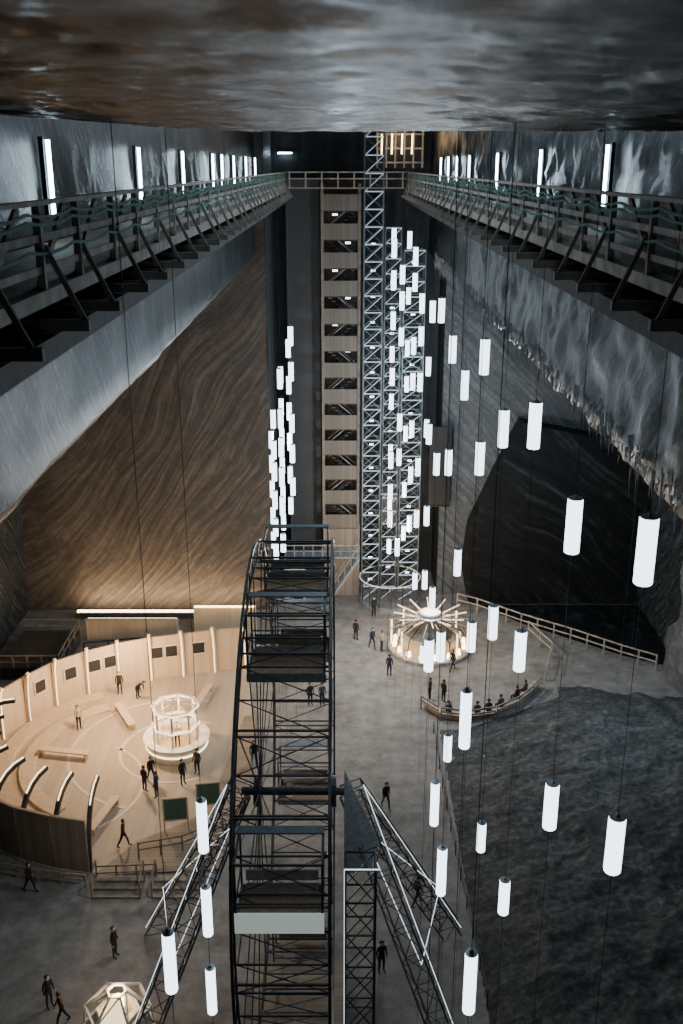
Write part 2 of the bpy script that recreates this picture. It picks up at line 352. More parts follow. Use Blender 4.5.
part(g,'landing',m.mesh('landing',STEELM))
# ---------------------------------------------------------------- lift tower
def lattice(m,x0,x1,y0,y1,z0,z1,step,w=.12,b=.06,mi=0,bi=1):
    for x in(x0,x1):
        for y in(y0,y1): m.box((x,y,(z0+z1)/2),(w,w,z1-z0),mi)
    n=int((z1-z0)/step); st=(z1-z0)/n
    for i in range(n):
        a=z0+i*st; c=a+st
        m.beam((x0,y0,c),(x1,y0,c),w*.8,None,bi); m.beam((x0,y1,c),(x1,y1,c),w*.8,None,mi)
        m.beam((x0,y0,c),(x0,y1,c),w*.8,None,mi); m.beam((x1,y0,c),(x1,y1,c),w*.8,None,mi)
        m.beam((x0,y0,a),(x1,y0,c),b,None,bi); m.beam((x1,y0,a),(x0,y0,c),b,None,mi)
        m.beam((x0,y1,a),(x1,y1,c),b,None,mi); m.beam((x0,y0,a),(x0,y1,c),b,None,mi); m.beam((x1,y0,a),(x1,y1,c),b,None,mi)
    return m
g=top('lift_tower','tall illuminated steel lattice lift tower with round lobby','lift tower',None,(0,76.8,0))
part(g,'mast',lattice(MB(),1.7,3.1,0,1.4,0,37.6,1.25,.09,.05).mesh('mast',[STEELG,LEDS]))
part(g,'shaft_frame',lattice(MB(),4.7,6.3,0,1.8,0,28.4,1.1,.09,.05).mesh('shaft_frame',[STEELG,LEDS]))
part(g,'middle_frame',lattice(MB(),3.3,4.5,.3,1.6,0,30,1.1,.07,.04).mesh('middle_frame',[STEELG,LEDS]))
part(g,'guide_rail',MB().box((3.9,1.3,14),(.2,.2,28)).mesh('guide_rail',STEEL))
spt=MB().box((0,0,0),(.32,.1,.12)).mesh('point_light',LEDB)
for i in range(15):
    for x,o_ in((2.4,0),(5.5,.6),(3.9,1.1)):
        zz=1.5+i*1.95+o_
        if zz<28 or x==2.4: part(g,'point_light',spt,(x,1.0,min(zz,36)))
part(g,'lift_car',MB().box((3.85,.9,8),(1.1,1.1,2.3)).box((3.85,.9,9.25),(1.3,1.3,.15),1).mesh('lift_car',[STEEL,STEELM]))
part(g,'top_beam',MB().box((3.9,.6,36.9),(4.6,.3,.3)).mesh('top_beam',WOOD))
g2=part(g,'lift_lobby',None,(4.0,-.4,0))
part(g2,'base_ring',MB().lathe([(2.5,0),(2.5,.5),(2.35,.5),(2.35,0)],40).mesh('base_ring',STEELM))
part(g2,'rim_light',MB().lathe([(2.45,2.3),(2.52,2.3),(2.52,2.36),(2.45,2.36)],40,closed=True).mesh('rim_light',WARML))
pm=MB().box((0,0,1.2),(.08,.08,2.3)).mesh('lobby_post',STEEL)
for i in range(16):
    t=i*math.tau/16; part(g2,'lobby_post',pm,(2.45*math.cos(t),2.45*math.sin(t),0))
tm2=MB().tube((0,0,-.7),(.0,-.25,.7),.05,8).mesh('tube',WARM)
hs2=MB().box((0,.1,0),(.1,.08,1.5)).mesh('housing',STEEL)
for i in range(4):
    w=top('ceiling_lamp','warm tube lamp among the timbers above the lift','lamp',None,(3.0+i*.75,79.4,35.9),'warm lamps above the lift')
    part(w,'tube',tm2); part(w,'housing',hs2)
g=top('timber_canopy','warm-lit timber canopy above the lift shaft','canopy',None,(4.4,79.9,34.6))
m=MB().box((0,.3,.9),(3.6,.1,2.6))
for i in range(6): m.beam((-1.7+i*.68,.2,-.4),(-1.7+i*.68,.2,2.3),.12,.12,1)
for z in(0,1,2): m.beam((-1.8,.15,z),(1.8,.15,z),.1,.12,1)
part(g,'boards',m.mesh('boards',[BLACK,WOOD]))
top('banner','tall black banner panel on the rock wall','banner',MB().box((0,0,0),(1.7,.1,6.6)).box((0,-.06,3.3),(1.8,.14,.1)).box((0,-.06,-3.3),(1.8,.14,.1)).mesh('banner',BLACK),(7.9,77.2,11.5))
w=top('ceiling_lamp','small cool lamp on the dark end wall above the walkway','lamp',None,(-4.4,82.6,35.3))
part(w,'tube',MB().box((0,0,0),(1.1,.08,.1)).mesh('tube',TUBE)); part(w,'housing',MB().box((0,.1,.06),(1.2,.12,.1)).mesh('housing',STEEL))
# ---------------------------------------------------------------- ferris wheel
CX,CY,CZ,R,HW=-1.8,33.4,11.3,9.8,1.45
g=top('ferris_wheel','dark grey steel lattice ferris wheel with open cabins and splayed legs','ferris wheel',None,(CX,CY,0))
def P(x,t,r): return (x,-r*math.sin(t),CZ+r*math.cos(t))
N=48
for sx in(-1,1):
    m=MB()
    for i in range(N):
        a=i*math.tau/N;b=(i+1)*math.tau/N
        m.beam(P(sx*HW,a,R),P(sx*HW,b,R),.09,.11); m.beam(P(sx*HW,a,R-.8),P(sx*HW,b,R-.8),.07,.07)
        m.beam(P(sx*HW,a,R),P(sx*HW,b,R-.8),.04); m.beam(P(sx*HW,a,R-.8),P(sx*HW,b,R),.04)
    part(g,'rim',m.mesh('rim',STEEL))
m=MB()
for i in range(N):
    a=i*math.tau/N;b=(i+1)*math.tau/N
    m.beam(P(-HW,a,R-.8),P(HW,a,R-.8),.05)
    if i%2==0: m.beam(P(-HW,a,R),P(HW,a,R),.06)
    m.beam(P(-HW,a,R-.8),P(HW,b,R-.8),.03)
    if i%3==0: m.beam(P(HW,a,R-.8),P(-HW,b,R-.8),.03)
part(g,'cross_ties',m.mesh('cross_ties',STEEL))
spm=MB().beam((0,0,.5),(0,0,R-.8),.04).mesh('spoke',STEEL)
for i in range(16):
    for sx in(-1,1): part(g,'spoke',spm,(sx*HW*.95,0,CZ),(i*math.tau/16,0,0))
part(g,'hub',MB().tube((-2.1,0,CZ),(2.1,0,CZ),.16,16).tube((-1.6,0,CZ),(-1.35,0,CZ),.6,20).tube((1.35,0,CZ),(1.6,0,CZ),.6,20).mesh('hub',STEEL))
CABP=solid('cabin_paint',(.16,.17,.17),.5); CABW=emit('cabin_panel_glow',(.82,.96,.88),.32,(.66,.74,.7))  # lit front panel has its own glow in place of light falling on it
cb_floor=MB().box((0,0,-2.2),(2.5,1.7,.1)).mesh('cabin_floor',solid('cabin_floor_wood',(.42,.29,.18),.6))
def waist(mt,h): return MB().box((0,-.88,-2.2+h/2),(2.6,.05,h)).box((0,.85,-2.05),(2.5,.05,.3),1).box((-1.25,0,-2.05),(.05,1.7,.3),1).box((1.25,0,-2.05),(.05,1.7,.3),1).mesh('cabin_side',[mt,CABP])
cbw=[waist(CABP,.3),waist(CABW,.7)]
mm=MB()
for x in(-1.25,1.25):
    for y in(-.85,.85): mm.box((x,y,-1.0),(.06,.06,2.4))
    mm.beam((x,-.85,.15),(x,.85,.15),.06); mm.beam((x,-.85,-1.2),(x,.85,-1.2),.04)
for y in(-.85,.85): mm.beam((-1.25,y,.15),(1.25,y,.15),.06); mm.beam((-1.25,y,-1.2),(1.25,y,-1.2),.04)
cb_frame=mm.mesh('cabin_frame',STEEL)
cb_seat=MB().box((0,.5,-1.75),(2.2,.4,.06)).box((0,.72,-1.45),(2.2,.05,.35)).mesh('cabin_seat',WOODM)
cb_roof=MB().box((0,.65,.22),(2.6,.35,.05)).mesh('cabin_roof',STEELG)
for i in range(8):
    t=math.radians(20+45*i); c=part(g,'cabin',cb_frame,P(0,t,R+.15))
    for nm,me in(('cabin_floor',cb_floor),('cabin_side',cbw[1 if i==1 else 0]),('cabin_seat',cb_seat),('cabin_roof',cb_roof)): part(c,nm,me)
def truss(p,q,w,n,mb,mi=0):
    p=Vector(p);q=Vector(q);d=(q-p).normalized();a=d.cross(Vector((0,1,0))).normalized()*w/2;b=d.cross(a).normalized()*w/2
    C=[a+b,-a+b,-a-b,a-b]
    for c in C: mb.beam(p+c,q+c,.05,None,mi)
    for i in range(n):
        u=p.lerp(q,i/n);v=p.lerp(q,(i+1)/n)
        for k in range(4):
            mb.beam(u+C[k],v+C[(k+1)%4],.028,None,mi); mb.beam(u+C[k],u+C[(k+1)%4],.028,None,mi)
for sx in(-1,1):
    for yy in(-5.5,5):
        m=MB(); truss((sx*2.2,0,CZ),(sx*7.0,yy,.1),.85,12,m)
        part(g,'support_leg',m.mesh('support_leg',STEELG if yy<0 else STEEL))
        m=MB(); off=Vector((sx*.45,-.1,.35)); m.beam(Vector((sx*2.2,0,CZ))+off,Vector((sx*7.0,yy,0))+off,.022)
        part(g,'led_strip',m.mesh('led_strip',LED))
part(g,'mast',lattice(MB(),1.95,3.05,-3.4,-2.4,0,10.3,1.3,.07,.04,0,0).mesh('mast',STEEL))
m=MB().beam((1.9,-3.5,10.4),(3.15,-3.5,10.4),.03).beam((1.9,-3.5,0),(1.9,-3.5,10.4),.02)
for sx in(-1,1):
    m.beam((sx*2.6,.0,9.6),(sx*6.2,3.5,3.8),.025); m.beam((sx*6.2,3.5,3.8),(sx*5.0,-1.5,4.2),.025); m.beam((sx*5,-1.5,4.2),(sx*2.6,0,9.6),.02)
part(g,'led_outline',m.mesh('led_outline',LED))
m=MB().add([(1.9,-1,12.9),(3.25,-1.0,9.7),(2.9,-1.3,8.6),(1.9,-1.3,8.4),(1.9,-.9,12.9),(3.25,-.9,9.7),(2.9,-1.2,8.6),(1.9,-1.2,8.4)],[(0,1,2,3),(7,6,5,4),(0,4,5,1),(1,5,6,2),(2,6,7,3),(3,7,4,0)])
part(g,'hub_cover',m.mesh('hub_cover',solid('cover_sheet',(.6,.63,.64),.35)))
part(g,'boarding_deck',MB().box((0,0,.5),(4,5,.15)).mesh('boarding_deck',DECKW))
# ---------------------------------------------------------------- arena
m=MB(); AC=(-12.5,53.2)
poly=[(-6.8,64.7),(-9,64.3),(-11.2,63.7),(-13.4,63.1),(-15.5,62.2),(-17.4,61),(-19.2,59.4),(-20.5,57.4),(-21.6,55.3),(-22.2,53),(-22.2,50.6),(-21.6,48.3),(-20.4,46.3),(-18.7,44.7),(-16.8,43.6),(-14.8,42.9),(-12.9,42.5)]
m.prism(poly+[(-10.5,43.2),(-7.4,46),(-6.2,50),(-5.8,58)],.01,.06)
structure('floor_arena',m,ARENA,'pale beige boarded arena floor')
m=MB()
for (cx,cy,r,a0,a1) in((-10.2,54,3.6,60,300),(-10.6,54,6.3,75,255),(-16.5,50,5.0,-50,60)):
    K=40
    for k in range(K):
        t=math.radians(a0+(a1-a0)*k/K);u=math.radians(a0+(a1-a0)*(k+1)/K)
        m.prism([(cx+r*math.cos(t),cy+r*math.sin(t)),(cx+r*math.cos(u),cy+r*math.sin(u)),(cx+(r-.2)*math.cos(u),cy+(r-.2)*math.sin(u)),(cx+(r-.2)*math.cos(t),cy+(r-.2)*math.sin(t))],.06,.075)
structure('trim_1',m,INLAY,'pale curved inlay strips in the arena floor')
m=MB(); m.prism([(-12.7,42.3),(-6.2,42.8),(-5.4,50),(-5.6,58),(-6.4,58),(-7.2,50.5),(-8.2,47),(-11,45)],.06,.1); structure('floor_boards',m,DECKW,'boarded entrance deck of the arena')
g=top('arena_wall','curved pale timber panel wall with lit ribs around the arena','wall',None,(0,0,0))
for i in range(len(poly)-1):
    a=Vector((*poly[i],0));b=Vector((*poly[i+1],0)); d=b-a; L=d.length; rz=math.atan2(d.y,d.x)
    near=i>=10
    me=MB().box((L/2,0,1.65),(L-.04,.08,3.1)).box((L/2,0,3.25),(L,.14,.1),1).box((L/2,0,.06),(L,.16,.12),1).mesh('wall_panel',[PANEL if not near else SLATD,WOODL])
    part(g,'wall_panel',me,a,(0,0,rz))
C0=Vector((AC[0],AC[1],0))
for i,p in enumerate(poly):
    a=Vector((*p,0)); inn=(C0-a).normalized(); m=MB(); l2=MB(); prev=None
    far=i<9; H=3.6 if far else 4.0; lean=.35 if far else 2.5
    for k in range(9):
        t=k/8; q=a+inn*(.12+lean*t**2.2)+Vector((0,0,H*math.sin(t*math.pi/2)+.05))
        if prev is not None:
            m.beam(prev,q,.22,.2)
            o_=(inn*.13) if far else Vector((0,0,.14))-inn*.06
            if far or k>5: l2.beam(prev+o_,q+o_,.05,.06)
        prev=q
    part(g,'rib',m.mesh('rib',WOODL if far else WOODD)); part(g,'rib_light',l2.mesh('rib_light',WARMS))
pm=MB().box((0,0,0),(.95,.05,.95)).box((0,-.03,0),(.8,.03,.8),1).mesh('poster',[FRAMEC,PAPER])
for i,t in((1,.5),(2,.35),(2,.8),(4,.25),(4,.75),(5,.5),(6,.5)):
    a=Vector(poly[i]);b=Vector(poly[i+1]);q=a.lerp(b,t);d=b-a; n=(Vector(AC)-q).normalized()*.1
    top('poster','dark square picture mounted on the pale arena wall','poster',pm,(q.x+n.x,q.y+n.y,2.1),'pictures on the arena wall',rz=math.atan2(d.y,d.x)+math.pi)
for r,h in((8.4,.45),(7.0,.22)):
    m=MB(); A=[math.radians(118+k*7.6) for k in range(17)]
    pts=[(AC[0]+r*math.cos(t),AC[1]+r*math.sin(t)) for t in A]; pts2=[(AC[0]+(r-.9)*math.cos(t),AC[1]+(r-.9)*math.sin(t)) for t in A]
    for k in range(16): m.prism([pts[k],pts[k+1],pts2[k+1],pts2[k]],.06,h)
    top('terrace_step','curved low timber seating step in the arena','bench',m.mesh('terrace_step',WOODL))
bm=MB().box((0,0,.44),(.5,3.2,.07)).box((0,-1.4,.2),(.4,.1,.42)).box((0,1.4,.2),(.4,.1,.42)).mesh('bench',WOODL)
for x,y,r in((-14.2,57.6,.5),(-9.4,60.0,-.2),(-13.2,47,2.9),(-17.0,53.2,1.4)):
    top('bench','long pale timber bench set on the arena floor','bench',bm,(x,y,.06),'arena benches',r)
g=top('round_kiosk','round white counter kiosk with glowing octagonal frame','kiosk',None,(-10.2,54,0.06))
part(g,'counter',MB().lathe([(1.55,0),(1.75,0),(1.95,.95),(2.05,1.0),(2.05,1.06),(1.5,1.06),(1.5,0)],36).mesh('counter',WHITE))
part(g,'counter_light',MB().lathe([(1.85,.5),(1.92,.5),(1.94,.6),(1.87,.6)],36,closed=True).mesh('counter_light',WARMS))
part(g,'floor_disc',MB().lathe([(0,.1),(1.5,.1)],36).mesh('floor_disc',WOODL))
m=MB()
for i in range(8):
    t=i*math.tau/8;t2=(i+1)*math.tau/8; p=(1.35*math.cos(t),1.35*math.sin(t));q=(1.35*math.cos(t2),1.35*math.sin(t2))
    m.beam((*p,0),(*p,3.1),.12)
    for z in(1.9,3.1): m.beam((*p,z),(*q,z),.14)
    m.beam((*p,3.1),(p[0]*.3,p[1]*.3,3.3),.08)
part(g,'frame',m.mesh('frame',WHITE))
for z in(1.9,3.1):
    part(g,'frame_light',MB().lathe([(1.42,-.03),(1.48,-.03),(1.48,.03),(1.42,.03)],8,closed=True).mesh('frame_light',WARMS),(0,0,z))
# sun-ray pavilion
g=top('ray_pavilion','round pavilion with a glowing disc and radiating light rods','pavilion',None,(6.6,68,0))
part(g,'platform',MB().lathe([(0,.3),(3.0,.3),(3.1,.25),(3.1,0)],40).mesh('platform',WOOD))
part(g,'counter',MB().lathe([(2.0,.3),(2.2,1.2),(2.3,1.25),(1.8,1.28),(1.8,.3)],32).mesh('counter',WOODL))
part(g,'column',MB().lathe([(.7,.3),(.5,1.5),(.8,2.6),(1.1,2.75),(0,2.8)],24).mesh('column',STEELM))
part(g,'disc_light',MB().lathe([(0,3.0),(.75,3.0),(.8,2.92),(.0,2.9)],24).mesh('disc_light',LEDS))
rm=[MB().beam((1.0,0,2.6),(2.7,0,2.95),.05,.09).mesh('ray',RAY),MB().beam((1.1,0,2.45),(3.1,0,2.0),.06,.1).mesh('ray',WOOD)]
lm=MB().lathe([(0,.0),(.16,.05),(.2,.2),(.14,.42),(0,.48)],10).mesh('counter_lamp',WARM)
am=MB().beam((1.0,0,2.4),(2.6,0,1.6),.06).beam((2.6,0,1.6),(2.9,0,.3),.06).mesh('arm',STEEL)
um=MB().tube((0,0,0),(0,0,1.9),.06,8).mesh('upright_tube',WARMS)
for i in range(24):
    t=i*math.tau/24; part(g,'ray',rm[i%2],(0,0,0),(0,0,t))
for i in range(16):
    t=i*math.tau/16+.1; part(g,'counter_lamp',lm,(2.65*math.cos(t),2.65*math.sin(t),.3)); part(g,'arm',am,(0,0,0),(0,0,t))
    if i%2: part(g,'upright_tube',um,(2.85*math.cos(t+.2),2.85*math.sin(t+.2),.3))
g=top('dome_booth','faceted timber booth frame glowing warm inside','booth',None,(-9.4,33.0,0))
m=MB();pn=MB();S=.66
for i in range(6):
    t=i*math.tau/6;t2=(i+1)*math.tau/6
    def q(r,z,tt): return (S*r*math.cos(tt),S*r*math.sin(tt),S*z)
    m.beam(q(2.3,0,t),q(2.1,1.5,t),.09); m.beam(q(2.1,1.5,t),q(.6,2.7,t),.09); m.beam(q(2.1,1.5,t),q(2.1,1.5,t2),.09); m.beam(q(.6,2.7,t),q(.6,2.7,t2),.08)
    m.beam(q(2.3,0.1,t),q(2.3,.1,t2),.1); m.beam(q(2.1,1.5,t),q(.6,2.7,t2),.06)
    if i==4: pn.add([q(2.05,1.45,t),q(2.05,1.45,t2),q(.55,2.6,t2),q(.55,2.6,t)],[(0,1,2,3)])
part(g,'frame',m.mesh('frame',WHITE)); part(g,'light_panel',pn.mesh('light_panel',WARMP)); part(g,'counter',MB().lathe([(.95,0),(.95,.85),(.7,.9),(.7,0)],6).mesh('counter',WHITE))
part(g,'inner_light',MB().lathe([(0,.9),(.28,1.0),(.28,1.4),(0,1.5)],12).mesh('inner_light',WARM))
# ---------------------------------------------------------------- fences, benches, boards
def fence(pts,label,h=1.1,sp=1.6,w=.1,mat=WOOD,z0=0):
    g=top('fence',label,'fence',None,(pts[0][0],pts[0][1],z0)); o=Vector((pts[0][0],pts[0][1],0)); rl=MB()
    pm=MB().box((0,0,h/2),(w,w,h)).mesh('post',mat)
    for a,b in zip(pts[:-1],pts[1:]):
        a=Vector((*a,0))-o;b=Vector((*b,0))-o;n=max(1,round((b-a).length/sp))
        for i in range(n): part(g,'post',pm,a.lerp(b,i/n))
        for z in(h-.05,h*.55): rl.beam(a+Vector((0,0,z)),b+Vector((0,0,z)),w*.6,w)
    part(g,'post',pm,b); part(g,'rail',rl.mesh('rail',mat)); return g
fence([(9.5,75.3),(11,74.3),(14.1,71.4),(17.4,68.8),(20.5,66),(22.6,64.4)],'weathered timber fence along the dark pit',1.3)
fence([(14.4,70.0),(15.5,66.4),(14.4,62.9)],'weathered timber fence beside the plaza edge',1.3)
fence([(-17.8,42.6),(-15.4,42.0),(-12.9,41.6)],'low timber fence outside the arena wall',.7)
fence([(5.9,56),(5.9,50),(6.0,44),(6.2,38),(6.3,34)],'thin dark rail along the rough rock edge',.9,2.2,.05,STEEL)
fence([(-19,66.5),(-15.5,67.3),(-12,67.6),(-8,68)],'dark timber railing behind the arena wall',1.2,1.5,.1,WOODD)
fence([(-10.6,43.6),(-8.4,44.2),(-6.4,45.6)],'short timber handrail on the boarded arena entrance',1.0,1.2,.08,WOODM,.1)
fence([(-12.4,41.9),(-9.4,42.1)],'short timber handrail above the entrance steps',1.0,1.0,.08,WOODM)
for x,l_ in((-8.2,'wide timber steps leading onto the arena entrance deck'),(-11.2,'wide timber steps leading onto the arena entrance deck')):
    g=top('timber_steps',l_,'steps',None,(x,40.9,0),'arena entrance steps')
    part(g,'treads',MB().box((0,0,.06),(2.4,.5,.12)).box((0,.42,.13),(2.4,.42,.26)).box((0,.84,.2),(2.4,.42,.4)).mesh('treads',WOODM))
    m=MB()
    for sx in(-1.2,1.2): m.beam((sx,-.2,1.0),(sx,1.0,1.35),.06,.08); m.beam((sx,-.2,0),(sx,-.2,1.0),.07); m.beam((sx,1.0,0),(sx,1.0,1.35),.07)
    part(g,'handrail',m.mesh('handrail',WOODM))
m=MB(); cur=[(5.6,59.3),(6.6,57.9),(8.2,57.5),(10,58),(11.6,59.2),(12.8,60.7),(13.6,62)]
bk=MB()
for a,b in zip(cur[:-1],cur[1:]):
    m.beam((*a,.42),(*b,.42),.5,.08); m.beam((*a,.2),(*b,.2),.1,.4)
    dx,dy=b[0]-a[0],b[1]-a[1]; L=math.hypot(dx,dy); nx_,ny_=dy/L*.35,-dx/L*.35
    bk.beam((a[0]+nx_,a[1]+ny_,.95),(b[0]+nx_,b[1]+ny_,.95),.08,.12); bk.beam((a[0]+nx_,a[1]+ny_,.65),(b[0]+nx_,b[1]+ny_,.65),.06,.1); bk.beam((a[0]+nx_,a[1]+ny_,0),(a[0]+nx_,a[1]+ny_,1),.08)
g=top('curved_bench','curved timber bench with back rail at the plaza edge','bench'); part(g,'seat',m.mesh('seat',WOOD)); part(g,'backrest',bk.mesh('backrest',WOODM))
for x,y in((-9,46.0),(-7.4,47.4)):
    g=top('info_board','dark green information board in timber frame','board',None,(x,y,0.1),'green boards beside the arena',rz=.15)
    part(g,'panel',MB().box((0,0,1.35),(1.2,.06,1.3)).mesh('panel',BOARDG))
    part(g,'frame',MB().box((0,0,2.03),(1.36,.1,.08)).box((0,0,.67),(1.36,.1,.08)).box((-.64,0,1.02),(.08,.1,2.04)).box((.64,0,1.02),(.08,.1,2.04)).mesh('frame',WOODL))
g=top('wall_washer','long warm light trough at the foot of the brown salt wall','light trough',None,(-14.3,73.4,0))
part(g,'trough',MB().box((0,0,.25),(14,.5,.5)).mesh('trough',WOODD)); part(g,'light',MB().box((0,0,.56),(13.8,.3,.1)).mesh('light',WARM))
g=top('stage_booth','pale timber booth wall lit by a warm strip','booth',None,(-9,70.5,0))
part(g,'wall',MB().box((0,0,1.2),(4.8,.2,2.4)).mesh('wall',PANEL)); part(g,'strip_light',MB().box((0,-.16,2.35),(4.6,.08,.12)).mesh('strip_light',WARM))
g=top('stage_booth','low pale timber booth wall behind the arena','booth',None,(-16,69.5,0))
part(g,'wall',MB().box((0,0,.8),(7,.2,1.6)).mesh('wall',PANEL)); part(g,'cap_rail',MB().box((0,0,1.65),(7.1,.3,.1)).mesh('cap_rail',WOODL))
part(g,'strip_light',MB().box((0,.25,1.6),(6.8,.08,.1)).mesh('strip_light',WARM))
g=top('railed_platform','dark raised timber platform with railing beside the side wall','platform',None,(-22,66,0))
part(g,'deck',MB().box((0,0,.9),(4.2,6,.12)).box((0,-2.9,.45),(4.2,.1,.9)).box((2.05,0,.45),(.1,6,.9)).mesh('deck',WOODD))
m=MB()
for z in(1.4,1.9): m.beam((-2.1,-2.95,z),(2.1,-2.95,z),.07,.1); m.beam((2.1,-2.95,z),(2.1,3,z),.07,.1); m.beam((-2.1,3,z),(2.1,3,z),.07,.1)
part(g,'rail',m.mesh('rail',WOODM))
pm=MB().box((0,0,1.4),(.1,.1,1.1)).mesh('post',WOODM)
for i in range(5):
    part(g,'post',pm,(2.1,-2.95+i*1.48,0)); part(g,'post',pm,(-2.1+i*1.0,-2.95,0))
# ---------------------------------------------------------------- people
SKIN=solid('skin',(.55,.36,.26),.6,0,.05); HAIR=solid('hair_dark',(.03,.02,.015),.6); EYE=solid('eyes',(.02,.02,.02),.3)
def cloth(n,c): return solid(n,c,.85,0,.12,12)
TOPS=[cloth('jacket_black',(.015,.016,.02)),cloth('jacket_navy',(.02,.03,.06)),cloth('coat_grey',(.08,.08,.085)),cloth('jacket_red',(.1,.015,.015)),cloth('sweater_cream',(.42,.37,.3)),cloth('jacket_brown',(.09,.055,.03))]
TNAMES=['black jacket','navy jacket','grey coat','dark red jacket','cream sweater','brown jacket']
JEAN=cloth('jeans_dark',(.02,.028,.045)); PANTS=cloth('trousers_black',(.012,.012,.014)); SHOE=cloth('shoes',(.02,.018,.016))
def skeleton(pose):
    J={};E=[];
    lean={'bend':.9,'sit':.12,'walk':.08,'stand':0,'reach':.1}[pose]
    ph=.52 if pose=='sit' else (.9 if pose=='bend' else .94)
    def tor(x,y,z):
        cz,sz=math.cos(lean),math.sin(lean); return (x,y*cz-z*sz,ph+z*cz+y*sz)
    def j(n,p,r,mat): J[n]=(p,r,mat)
    j('pel',(0,0,ph),.135,1); j('waist',tor(0,0,.17),.125,1); j('chest',tor(0,0,.33),.15,1); j('uch',tor(0,0,.46),.1,1)
    j('neck',tor(0,-.01,.55),.052,0); j('hb',tor(0,-.025,.62),.07,0); j('hm',tor(0,-.02,.69),.098,0); j('ht',tor(0,-.01,.77),.07,0)
    j('nose',tor(0,-.125,.665),.014,0); j('chin',tor(0,-.09,.6),.03,0)
    E+=[('pel','waist'),('waist','chest'),('chest','uch'),('uch','neck'),('neck','hb'),('hb','hm'),('hm','ht'),('hm','nose'),('hb','chin')]
    for s,t in((-1,'l'),(1,'r')):
        j('ear'+t,tor(s*.1,0,.68),.018,0); E.append(('hm','ear'+t))
        j('sh'+t,tor(s*.175,0,.45),.065,1)
        if pose=='stand': el=tor(s*.235,.02,.18); wr=tor(s*.24,-.07,-.05); fd=(0,-.25,-1)
        elif pose=='walk': el=tor(s*.23,s*.08,.18); wr=tor(s*.23,s*.1-.12,-.03); fd=(0,-.4,-1)
        elif pose=='bend': el=tor(s*.2,-.2,.3); wr=tor(s*.17,-.42,.2); fd=(0,-.3,-1)
        elif pose=='sit': el=tor(s*.23,-.02,.2); wr=(s*.13,-.32,.62); fd=(-s*.3,-1,-.2)
        else: el=tor(s*.25,-.16,.22); wr=tor(s*.12,-.36,.36); fd=(-s*.2,-1,.3)
        j('el'+t,el,.045,1); j('wr'+t,wr,.03,1)
        fd=Vector(fd).normalized(); w=Vector(wr); pal=w+fd*.07; j('pa'+t,tuple(pal),.034,0)
        E+=[('uch','sh'+t),('sh'+t,'el'+t),('el'+t,'wr'+t),('wr'+t,'pa'+t)]
        if pose=='sit': hp=(s*.1,0,.5); kn=(s*.13,-.43,.5); an=(s*.12,-.44,.1)
        elif pose=='walk': hp=(s*.09,0,.88); kn=(s*.1,-s*.16-.03,.5); an=(s*.1,-s*.3+.04,.1)
        elif pose=='bend': hp=(s*.1,0.02,.86); kn=(s*.12,-.05,.48); an=(s*.12,.03,.1)
        else: hp=(s*.09,0,.88); kn=(s*.11,-.015,.5); an=(s*.12,.02,.1)
        j('hp'+t,hp,.095,2); j('kn'+t,kn,.062,2); j('an'+t,an,.043,2); j('to'+t,(an[0]+s*.02,an[1]-.17,.04),.036,3)
        E+=[('pel','hp'+t),('hp'+t,'kn'+t),('kn'+t,'an'+t),('an'+t,'to'+t)]
    return J,E
